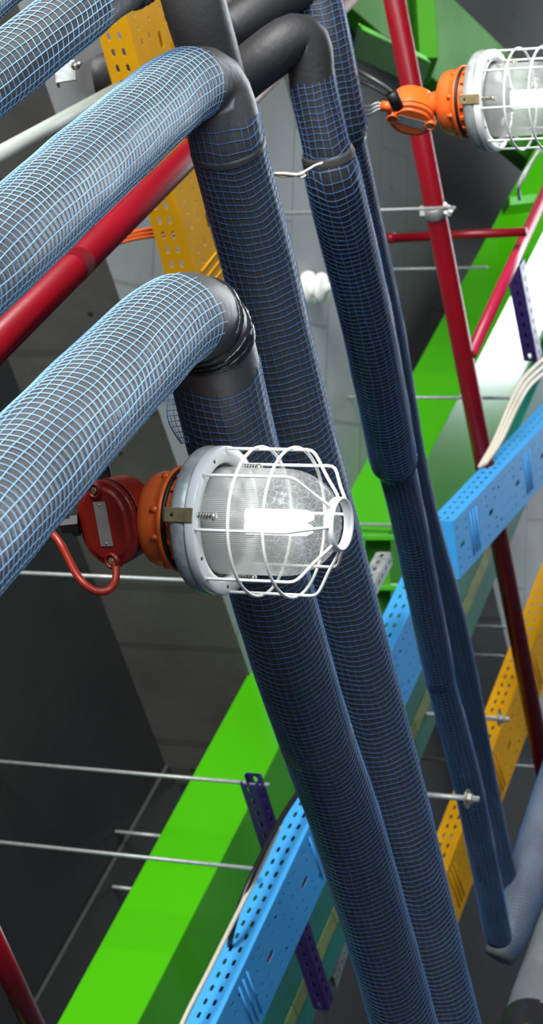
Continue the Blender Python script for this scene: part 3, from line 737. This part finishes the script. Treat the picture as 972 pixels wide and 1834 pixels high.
# ------------------------------------------------------------------ caged lamps
def cyl_between(bm, p, q, r, seg=16): sweep(bm, [p, q], r, seg)
def make_lamp(origin, label, jlabel=None):
    # local axes: z = world up (lamp hangs down, glass towards -z), x towards viewer (horizontal), y picture down
    vx = (xy(CAM) - xy(origin)).normalized(); R = Matrix((vx, ZU.cross(vx), ZU)).transposed()
    t = thing('caged_lamp', label, 'lamp', origin, None, R)
    ysgn = 1 if (ZU.cross(vx)).dot(-UP) > 0 else -1
    def pol(r, deg, z):       # deg: 0 = viewer, + = picture down
        a = math.radians(deg); return Vector((r * math.cos(a), ysgn * r * math.sin(a), z))
    def part(name, bm, mt, parent=t, smooth=True, bevel=0): return local(name, bm, mt, parent, smooth, bevel)
    # white flange
    bm = bmesh.new(); lathe(bm, [(0.094, 0.012), (0.1195, 0.012), (0.1205, 0.010), (0.1205, -0.003), (0.119, -0.005), (0.096, -0.005), (0.093, -0.002), (0.093, 0.012), (0.094, 0.012)], 96)
    fl = part('flange', bm, 'white')
    # galvanised ring behind it
    bm = bmesh.new(); pr = [(0.088, 0.012), (0.114, 0.012)] + [(0.108 + 0.0125 * math.cos(a), 0.026 + 0.016 * math.sin(a)) for a in [(-60 + 15 * k) * PI / 180 for k in range(11)]] + [(0.088, 0.040)]
    lathe(bm, pr, 96); ring = part('clamp_ring', bm, 'galv')
    # orange ribbed seat, gasket and cap
    bm = bmesh.new(); lathe(bm, [(0.0, 0.072), (0.083, 0.072), (0.080, 0.066), (0.079, 0.038), (0.0, 0.038)], 72)
    for k in range(18):
        a = k * 20 + 6
        c0_, c1_ = pol(0.077, a, 0.0), pol(0.088, a, 0.0); n = (c1_ - c0_).normalized(); sd = ZU.cross(n)
        box_bm(bm, Vector((c0_.x, c0_.y, 0.040)) - sd * 0.004, n * 0.010, sd * 0.008, Vector((0, 0, 0.022)))
    part('ribbed_seat', bm, 'orange', smooth=False)
    bm = bmesh.new(); lathe(bm, [(0.070, 0.066), (0.0855, 0.066), (0.086, 0.069), (0.0855, 0.072), (0.070, 0.072)], 72); part('gasket', bm, 'gasket')
    bm = bmesh.new(); lathe(bm, [(0.0, 0.072), (0.0875, 0.072), (0.088, 0.076), (0.086, 0.080), (0.080, 0.085), (0.0785, 0.095), (0.078, 0.110), (0.075, 0.119), (0.066, 0.127), (0.045, 0.131), (0.032, 0.132), (0.030, 0.150), (0.027, 0.165), (0, 0.165)], 72)
    for a in (-58, -10, 22, 70):
        c_ = pol(0.0805, a, 0.088); r_ = 0.0055
        sweep(bm, [c_ + Vector((0, 0, -0.008)), c_ + Vector((0, 0, 0.004))], r_, 10)
    part('cap_housing', bm, 'orange')
    # brackets, springs, bolts
    for a in (-3, 117, -123):
        bm = bmesh.new(); n = pol(1, a, 0); sd = ZU.cross(n)
        P0 = n * 0.121 + Vector((0, 0, -0.004))
        box_bm(bm, P0 - sd * 0.0115, n * 0.0022, sd * 0.023, Vector((0, 0, 0.050)))
        box_bm(bm, n * 0.086 + Vector((0, 0, 0.044)) - sd * 0.0115, n * 0.0372, sd * 0.023, Vector((0, 0, 0.0022)))
        br = part('bracket', bm, 'brass', smooth=False, bevel=0.001)
        bm = bmesh.new(); sweep(bm, [n * 0.1232 + Vector((0, 0, 0.032)), n * 0.1238 + Vector((0, 0, 0.032))], 0.003, 12); part('hole', bm, 'gasket', br)
        b0_ = n * 0.104
        bm = bmesh.new(); sweep(bm, [b0_ + Vector((0, 0, -0.004)), b0_ + Vector((0, 0, -0.030)), b0_ + Vector((0, 0, -0.0301)), b0_ + Vector((0, 0, -0.034)), b0_ + Vector((0, 0, -0.037))], [0.003, 0.003, 0.0068, 0.0068, 0.004], 14)
        bo = part('bolt', bm, 'steel')
        hel = [b0_ + Vector((0.0058 * math.cos(q), 0.0058 * math.sin(q), -0.006 - 0.022 * q / (2 * PI * 4.5))) for q in [k * PI / 6 for k in range(55)]]
        bm = bmesh.new(); wire_sweep(bm, hel, 0.0011); part('spring', bm, 'steel', bo)
    for a in (35, 95, 155, -60, -150):
        bm = bmesh.new(); p = pol(0.107, a, -0.0052); sweep(bm, [p, p + Vector((0, 0, -0.0006))], 0.003, 12); part('screw_hole', bm, 'gasket')
    # cage
    wr = 0.0027; RC = 0.1165; RR = 0.040; zt = -0.200
    for k in range(8):
        a = 8 + 45 * k
        ctrl = [(RC, -0.004), (RC, -0.06), (RC, -0.12), (RC, -0.150), (RC - 0.004, -0.160), (RC - 0.013, -0.167), (RC - 0.04, -0.181), (RR + 0.008, -0.198), (RR + 0.001, zt)]
        bm = bmesh.new(); pts = [pol(r, a, z) for r, z in ctrl]; sweep(bm, catmull(pts, 0.006), wr, 10); part('cage_bar', bm, 'white')
    for z in (-0.064, -0.124):
        bm = bmesh.new(); n = 96; rr = RC + 0.003
        vs = []
        for i in range(n):
            a = 2 * PI * i / n; rw = []
            for j in range(10):
                b_ = 2 * PI * j / 10; rw.append(bm.verts.new(((rr + wr * math.cos(b_)) * math.cos(a), (rr + wr * math.cos(b_)) * math.sin(a), z + wr * math.sin(b_))))
            vs.append(rw)
        for i in range(n):
            for j in range(10): bm.faces.new((vs[i][j], vs[(i + 1) % n][j], vs[(i + 1) % n][(j + 1) % 10], vs[i][(j + 1) % 10]))
        part('cage_hoop', bm, 'white')
    bm = bmesh.new(); lathe(bm, [(RR - 0.0025, zt + 0.007), (RR + 0.0015, zt + 0.007), (RR + 0.003, zt + 0.004), (RR + 0.003, zt - 0.006), (RR + 0.001, zt - 0.009), (RR - 0.0025, zt - 0.007), (RR - 0.0025, zt + 0.007)], 64); part('cage_end_ring', bm, 'white')
    # glass jar
    prof = [(0.0865, 0.008), (0.0865, -0.02), (0.0860, -0.06), (0.0855, -0.110)]
    for k in range(1, 15):
        q = k / 14 * PI / 2; prof.append((0.0855 * math.cos(q) ** 0.80, -0.110 - 0.086 * math.sin(q) ** 1.15))
    prof[-1] = (0.0, -0.196)
    bm = bmesh.new(); lathe(bm, prof, 96); part('glass_jar', bm, 'glass')
    # inside: socket plate, reflector, tubes
    bm = bmesh.new(); lathe(bm, [(0, 0.005), (0.086, 0.005), (0.082, -0.002), (0.05, -0.006), (0.03, -0.03), (0.028, -0.045), (0, -0.045)], 48); part('socket', bm, 'reflector')
    bm = bmesh.new()
    for k in range(4):
        a = 45 + 90 * k; p = pol(0.0145, a, -0.045); sweep(bm, [p, p + Vector((0, 0, -0.095)), p + Vector((0, 0, -0.105))], [0.0105, 0.0105, 0.006], 12)
    part('bulb', bm, 'bulb')
    return t, R, pol
def place_axis(px, py, Z): return W(px, py, Z)
lamp, LR, pol = make_lamp(W(402, 932, 3.6), 'near caged lamp hanging sideways at the centre, orange cap, white wire guard, in sharp focus')
lamp2, LR2, pol2 = make_lamp(W(886, 180, 5.33), 'far caged lamp cut by the right edge, orange cap, out of focus')

# ------------------------------------------------------------------ junction boxes
def stadium(w_, h_, n=18):
    r = w_ / 2; c = h_ / 2 - r; pts = []
    for k in range(n): a = PI * k / (n - 1); pts.append((r * math.cos(a), c + r * math.sin(a)))
    for k in range(n): a = PI + PI * k / (n - 1); pts.append((r * math.cos(a), -c + r * math.sin(a)))
    return pts
def prism(bm, outline_list):
    """outline_list: list of (pts, z) rings; local frame; caps both ends"""
    rings = [[bm.verts.new((x, y, z)) for x, y in pts] for pts, z in outline_list]
    for a, b in zip(rings, rings[1:]):
        for k in range(len(a)): bm.faces.new((a[k], a[(k + 1) % len(a)], b[(k + 1) % len(b)], b[k]))
    bm.faces.new(rings[0][::-1]); bm.faces.new(rings[-1])
    bmesh.ops.recalc_face_normals(bm, faces=bm.faces[:])
def make_box(center, normal, longax, label, bodymat, lidmat, w_=0.108, h_=0.142, depth=0.062):
    zf = normal.normalized(); yl = (longax - zf * longax.dot(zf)).normalized(); xl = yl.cross(zf)
    R = Matrix((xl, yl, zf)).transposed()
    t = thing('junction_box', label, 'junction box', center, None, R)
    bm = bmesh.new(); prism(bm, [(stadium(w_ * 0.80, h_ * 0.84), -depth), (stadium(w_ * 0.93, h_ * 0.94), -depth * 0.93), (stadium(w_ * 0.97, h_ * 0.97), -depth * 0.6), (stadium(w_, h_), -0.014)])
    local('body', bm, bodymat, t, True, 0.002)
    bm = bmesh.new(); prism(bm, [(stadium(w_ * 1.01, h_ * 1.005), -0.014), (stadium(w_ * 1.01, h_ * 1.005), -0.011)]); local('gasket', bm, 'gasket', t, False)
    bm = bmesh.new(); prism(bm, [(stadium(w_, h_), -0.011), (stadium(w_, h_), -0.002), (stadium(w_ * 0.96, h_ * 0.97), 0.0), (stadium(w_ * 0.80, h_ * 0.86), 0.001), (stadium(w_ * 0.74, h_ * 0.82), 0.005), (stadium(w_ * 0.70, h_ * 0.80), 0.006)])
    lid = local('lid', bm, lidmat, t, False, 0.0015)
    for (x, y) in ((-0.006, h_ * 0.40), (0.004, -h_ * 0.42)):
        bm = bmesh.new(); 
        lathe(bm, [(0.0145, -0.008), (0.0135, 0.010), (0.011, 0.011), (0.0095, 0.010), (0.0095, 0.004), (0, 0.004)], 28)
        for v in bm.verts: v.co += Vector((x, y, 0))
        lug = local('lug', bm, lidmat, lid, True)
        bm = bmesh.new(); lathe(bm, [(0.0062, 0.003), (0.0062, 0.0085), (0.005, 0.0095), (0, 0.0095)], 6)
        for v in bm.verts: v.co += Vector((x, y, 0))
        local('screw', bm, 'brass', lid, False)
    bm = bmesh.new(); box_bm(bm, Vector((-0.0135, -0.036, 0.006)), Vector((0.026, 0, 0)), Vector((0, 0.074, 0)), Vector((0, 0, 0.0015))); pl = local('nameplate', bm, 'plate', lid, False, 0.0003)
    for y in (-0.031, 0.033):
        bm = bmesh.new(); lathe(bm, [(0.0022, 0.0074), (0.0018, 0.0084), (0, 0.0087)], 10)
        for v in bm.verts: v.co += Vector((-0.0005, y, 0))
        local('rivet', bm, 'plate', pl)
    return t, R
c1 = W(190, 938, 3.62)
jb, jR = make_box(c1, camv(-0.60, -0.24, 0.76), camv(-0.12, 1, 0.12), 'dark red oval junction box with a blank metal plate left of the near lamp', 'boxred', 'lidred_shade', w_=0.122, h_=0.144, depth=0.066)
# neck from lamp cap to box
top = W(402, 932, 3.6) + ZU * 0.160
bm = bmesh.new(); sweep(bm, catmull([top, top + ZU * 0.02, c1 + camv(0.045, 0.008, -0.045)], 0.008), [0.029] * 0 or 0.027, 24); bmobj('neck', bm, 'orange', jb)
# gland and looped cable
gl = c1 + camv(-0.046, 0.0, -0.035)
bm = bmesh.new(); dg = camv(-1, -0.1, -0.1).normalized(); sweep(bm, [gl, gl + dg * 0.012, gl + dg * 0.0121, gl + dg * 0.03], [0.020, 0.020, 0.014, 0.013], 8); bmobj('cable_gland', bm, 'gasket', jb, False)
gl2 = c1 + camv(-0.005, 0.065, -0.04)
bm = bmesh.new(); dg = camv(-0.2, 1, 0).normalized(); sweep(bm, [gl2, gl2 + dg * 0.03], 0.014, 10); bmobj('cable_gland', bm, 'gasket', jb, False)
pts = [W(207, 1000, 3.63), W(208, 1020, 3.62), W(206, 1042, 3.61), W(194, 1057, 3.6), W(176, 1060, 3.6), W(156, 1050, 3.6), W(138, 1030, 3.61), W(122, 1000, 3.62), W(106, 970, 3.63), W(86, 948, 3.65), W(60, 925, 3.68)]
o = bmobj('cable', tube_bm(pts, 0.0065, 14, step=0.006), 'boxred'); tag(o, 'red cable looping below the dark red junction box', 'cable')
# far junction box
c2 = W(737, 216, 5.38)
jb2, jR2 = make_box(c2, camv(-0.10, -0.80, 0.60), camv(1, -0.10, -0.25), 'bright orange junction box in front of the tall red pipe, beside the far lamp', 'orange', 'orange', w_=0.10, h_=0.112, depth=0.078)
top2 = W(886, 180, 5.33) + ZU * 0.160
bm = bmesh.new(); sweep(bm, [top2, top2 + ZU * 0.035], 0.026, 24); bmobj('neck', bm, 'orange', jb2)
bm = bmesh.new(); pg = W(716, 165, 5.30); dg = (W(700, 182, 5.27) - W(712, 166, 5.3)).normalized()
sweep(bm, [W(712, 192, 5.3), W(706, 178, 5.28), W(700, 166, 5.27)], 0.015, 12); bmobj('cable_gland', bm, 'gasket', jb2)
bm = bmesh.new(); sweep(bm, [W(702, 192, 5.36), W(684, 190, 5.37)], 0.013, 12); bmobj('side_boss', bm, 'orange', jb2)
for i, (lb, P_) in enumerate((('upper dark cable running from the bright orange junction box into the netted pipes', [(702, 168, 5.27), (690, 156, 5.26), (672, 144, 5.26), (652, 133, 5.28), (630, 122, 5.35)]),
                              ('lower dark cable running from the bright orange junction box into the netted pipes', [(700, 174, 5.28), (686, 166, 5.28), (668, 155, 5.28), (650, 148, 5.3), (630, 142, 5.35)]))):
    o = bmobj('cable', tube_bm([W(*p) for p in P_], 0.0052, 10), 'rubber'); tag(o, lb, 'cable')
for i in range(3):
    P_ = [(688, 190 + i * 3, 5.37), (676, 184 + 6 * i, 5.37), (664, 190 + 7 * i, 5.37), (650, 192 + 8 * i, 5.4), (632, 190 + 8 * i, 5.45)]
    o = bmobj('cable', tube_bm([W(*p) for p in P_], 0.0035, 8), 'galv'); tag(o, ['upper', 'middle', 'lower'][i] + ' thin grey wire reaching the left boss of the bright orange junction box', 'cable', 'grey wires at the orange junction box')
# grey loose wire under the far lamp
for i in range(2):
    P_ = [(968, 262 + 6*i, 7.5), (955, 285, 7.5), (938, 310 + 8 * i, 7.5), (928, 335, 7.5), (930, 352 + 5*i, 7.6)]
    o = bmobj('cable', tube_bm([W(*p) for p in P_], 0.006, 8), 'galv'); tag(o, ['upper', 'lower'][i] + ' thin grey wire hanging below the far lamp at the right edge', 'cable', 'loose wires below the far lamp')
bpy.context.view_layer.update()
